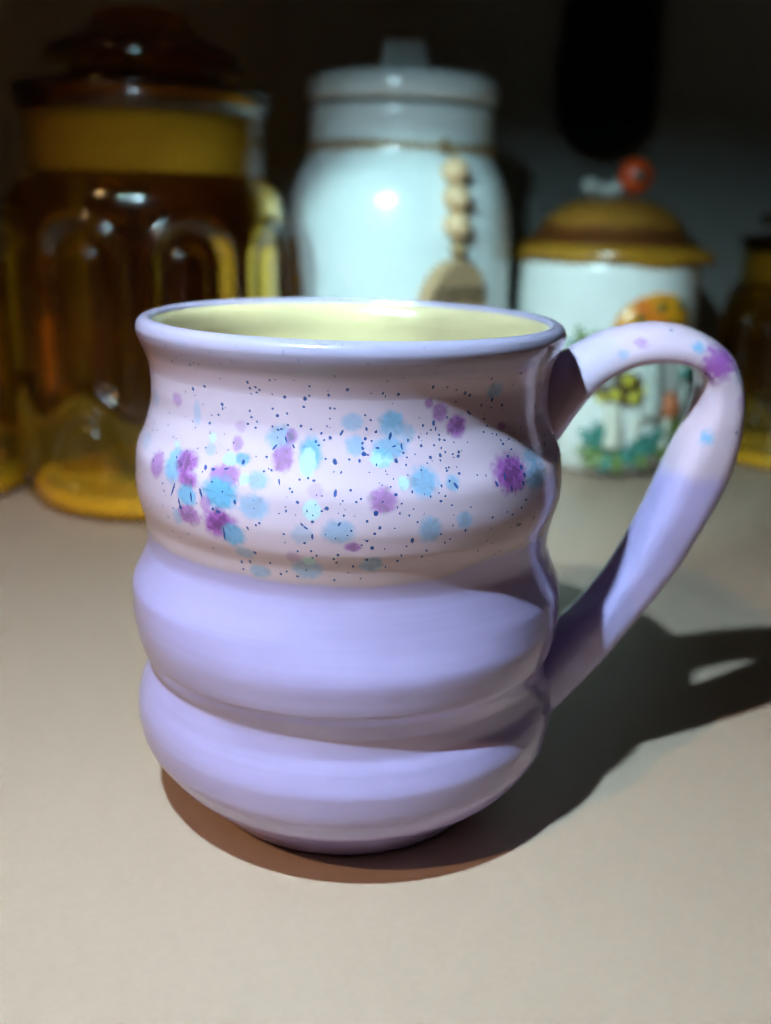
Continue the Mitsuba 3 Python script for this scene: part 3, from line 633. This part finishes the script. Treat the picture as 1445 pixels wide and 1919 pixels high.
mushroom('o', dict(deg=21, z=.0800, w=.0225, h=.0160, t=.0055, tilt=.16, dome=.45), 'orange_glaze', (22.5, .034, 18, .078, .0064, .0050), 'grey_glaze',
         [(8.5, .0835, .0026, .0040), (20.5, .0895, .0026, .0045), (34, .0905, .0024, .0042), (28, .0800, .0028, .0052), (42, .0830, .0022, .003)], 'olive_glaze', 'large orange mushroom cap with dark spots')
mushroom('b', dict(deg=2.5, z=.0445, w=.0162, h=.0132, t=.0050, tilt=-.15, dome=.38), 'umber_glaze', (-1, .0185, -1.5, .042, .0062, .0034), 'cream_glaze',
         [(4.9, .0530, .0026, .0038), (-2.3, .0458, .0026, .0046), (8.3, .0445, .0026, .0046), (-9.8, .0437, .0023, .0030), (14.5, .0480, .0018, .003)], 'lemon_glaze', 'dark mushroom cap with yellow spots')
mushroom('r', dict(deg=38.5, z=.0375, w=.0075, h=.0085, t=.0050, tilt=-.1, dome=.8), 'coral_glaze', (34, .0165, 37, .034, .0034, .0024), 'cream_glaze', label='small coral red mushroom cap')
mushroom('s', dict(deg=56, z=.058, w=.0070, h=.0060, t=.0040, dome=.5), 'cream_glaze', (55, .018, 56, .056, .0026, .0020), 'grey_glaze')
mushroom('t', dict(deg=14, z=.0300, w=.0035, h=.0032, t=.0030, dome=.5), 'cream_glaze', (13, .016, 14, .029, .0016, .0012), 'cream_glaze')


def leaf(deg, z, length, width, tilt):
    n = 9
    s = np.linspace(0, 1, n)
    wv = width * np.sin(np.pi * np.clip(s * .92 + .06, 0, 1)) ** .8
    top = []
    c, sn = math.cos(tilt), math.sin(tilt)
    cols = np.array([-1, -.5, 0, .5, 1.0])
    grid = np.zeros((n, 5, 3))
    for lay, base in ((0, .0022), (1, .0002)):
        for i in range(n):
            for j in range(5):
                lx, ly = s[i] * length, wv[i] * cols[j]
                x, y = lx * c - ly * sn, lx * sn + ly * c
                lift = base + (.0016 * (1 - abs(cols[j])) * math.sin(math.pi * s[i]) + .0012 * s[i]) * (1 - lay)
                grid[i, j] = on_can(deg + math.degrees(x / CR), z + y, lift)
        top.append(grid.copy())
    v = np.vstack([top[0].reshape(-1, 3), top[1].reshape(-1, 3)])
    f = []
    N = n * 5
    for i in range(n - 1):
        for j in range(4):
            q = [i * 5 + j, (i + 1) * 5 + j, (i + 1) * 5 + j + 1, i * 5 + j + 1]
            f += [[q[0], q[1], q[2]], [q[0], q[2], q[3]], [N + q[0], N + q[2], N + q[1]], [N + q[0], N + q[3], N + q[2]]]
    edge = [(i, 0) for i in range(n)] + [(n - 1, j) for j in range(1, 5)] + [(i, 4) for i in range(n - 2, -1, -1)] + [(0, j) for j in range(3, 0, -1)]
    e = [i * 5 + j for i, j in edge]
    for a_, b_ in zip(e, e[1:] + e[:1]):
        f += [[a_, b_, N + b_], [a_, N + b_, N + a_]]
    m = trimesh.Trimesh(v, f, process=False)
    if m.volume < 0:
        m.invert()
    return m


for (d, z, L_, w_, t_, b_) in [(-5, .0175, .016, .0036, 2.55, 'teal_glaze'), (-4, .0190, .014, .0034, 2.1, 'teal_glaze'), (-6, .0150, .014, .0028, 3.05, 'green_glaze'), (-5, .0130, .012, .0026, 3.5, 'green_glaze'),
                               (-2, .0160, .011, .0032, -1.9, 'teal_glaze'), (1, .0165, .012, .0030, -1.4, 'green_glaze'), (3, .0170, .012, .0034, -.7, 'teal_glaze'), (-3, .0150, .010, .0026, -2.4, 'green_glaze'),
                               (10, .0170, .013, .0034, .55, 'teal_glaze'), (12, .0160, .013, .0032, .1, 'teal_glaze'), (14, .0150, .010, .0026, -.9, 'green_glaze'), (24, .0180, .012, .0030, 1.0, 'teal_glaze'), (27, .0165, .012, .0030, -.4, 'green_glaze'),
                               (38, .0170, .013, .0032, .4, 'teal_glaze'), (42, .0200, .012, .0030, 1.2, 'green_glaze'), (44, .0160, .011, .0028, -.2, 'teal_glaze'), (47, .0600, .012, .0030, 1.4, 'teal_glaze'), (48, .052, .012, .0030, .9, 'teal_glaze'),
                               (-20, .0660, .012, .0024, 1.25, 'green_glaze'), (-20, .0660, .014, .0024, 2.0, 'green_glaze'), (-20, .0660, .012, .0022, 2.7, 'teal_glaze'), (-20, .0655, .010, .0024, .6, 'green_glaze'), (-22, .0600, .009, .0022, 1.7, 'teal_glaze')]:
    part(can, 'leaf', leaf(d, z, L_, w_, t_), b_, smooth=True)


def wavy_lid():
    n = 160
    pts = np.vstack([spline([(.0003, .1095), (.044, .1095), (.0492, .1092), (.0506, .1110), (.0500, .1140), (.0470, .1168), (.0440, .1185)], 46)])
    m = lathe(pts, n)
    v = m.vertices
    th, r = np.arctan2(v[:, 1], v[:, 0]), np.hypot(v[:, 0], v[:, 1])
    k = np.clip((r - .044) / .006, 0, 1)
    v[:, 2] += k * (.0010 * np.sin(th * 7 + .9) + .0007 * np.sin(th * 3 + 2))
    flare = .0050 * np.exp(-((th + .55) / .22) ** 2)
    s = 1 + k * (.0006 * np.sin(th * 7 + .4) + flare) / .05
    v[:, 0] *= s
    v[:, 1] *= s
    m.vertices = v
    return m


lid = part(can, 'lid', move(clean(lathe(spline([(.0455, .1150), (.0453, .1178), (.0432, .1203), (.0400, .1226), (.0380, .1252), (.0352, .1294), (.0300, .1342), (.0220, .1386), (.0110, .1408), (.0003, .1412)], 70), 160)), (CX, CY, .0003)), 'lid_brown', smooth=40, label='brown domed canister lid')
part(lid, 'brim', move(wavy_lid(), (CX, CY, .0003)), 'brim_yellow', smooth=40, label='wavy mustard yellow brim of the lid')
kn = part(lid, 'knob', move(ball(.0091, (0, 0, 0), (1, .85, 1)), (CX + .0085, CY - .006, .1520)), 'red_glaze', smooth=True, label='small orange red mushroom cap knob on the lid')
part(kn, 'spot', ball(.0032, (CX + .0092, CY - .0150, .1520), (1, .5, 1), 2), 'umber_glaze', smooth=True)
part(lid, 'knob_stem', tube(spline([(CX + .004, CY - .004, .1490), (CX - .004, CY - .004, .1452), (CX - .012, CY - .004, .1462)], 16), np.linspace(.0042, .0032, 16)), 'grey_glaze', smooth=True)
part(lid, 'knob_bud', ball(.0048, (CX - .0140, CY - .004, .1468), (1, 1, .95)), 'grey_glaze', smooth=True)

# ------------------------------------------------------------------ dark things hanging on the wall
def hanging(name, label, cat, outline, y0, y1, group=None):
    k = thing(name, label, cat, group)
    poly = Polygon(outline).buffer(.004).buffer(-.004)
    m = trimesh.creation.extrude_polygon(poly, y1 - y0, engine='earcut')
    m = m.subdivide().subdivide()
    v = m.vertices
    c = np.array(poly.centroid.coords[0])
    w = (v[:, 2] / (y1 - y0) - .5)
    v[:, :2] = c + (v[:, :2] - c) * (1 - .10 * (np.abs(w) * 2) ** 2)[:, None]
    m.vertices = np.stack([v[:, 0], y0 + v[:, 2], v[:, 1]], -1)
    if m.volume < 0:
        m.invert()
    part(k, 'pad', m, 'black_cloth', smooth=40)
    hook = tube(spline([(c[0], .4615, .335), (c[0], .455, .333), (c[0], .449, .326), (c[0], .446, .330)], 14), .0016, 10)
    part(k, 'hook', hook, 'dark_metal', smooth=True)


arc = [(.1365 + .0300 * math.cos(t), .1935 + .0270 * math.sin(t)) for t in np.linspace(0, -math.pi, 26)]
hanging('oven_mitt', 'black rounded padded shape hanging on the dark wall above the mushroom canister', 'oven mitt',
        arc + [(.1050, .215), (.1085, .262), (.110, .320), (.1230, .3230), (.1285, .268), (.1370, .2590), (.1455, .268), (.150, .3260), (.1640, .3230), (.1652, .262), (.1664, .215)], .436, .458)
arc = [(.0190 + .0160 * math.cos(t), .266 + .0110 * math.sin(t)) for t in np.linspace(0, -math.pi, 22)]
hanging('pot_holder', 'dark rounded tip of a cloth just showing at the top edge above the white jar', 'pot holder', arc + [(.002, .318), (.036, .318)], .440, .458)
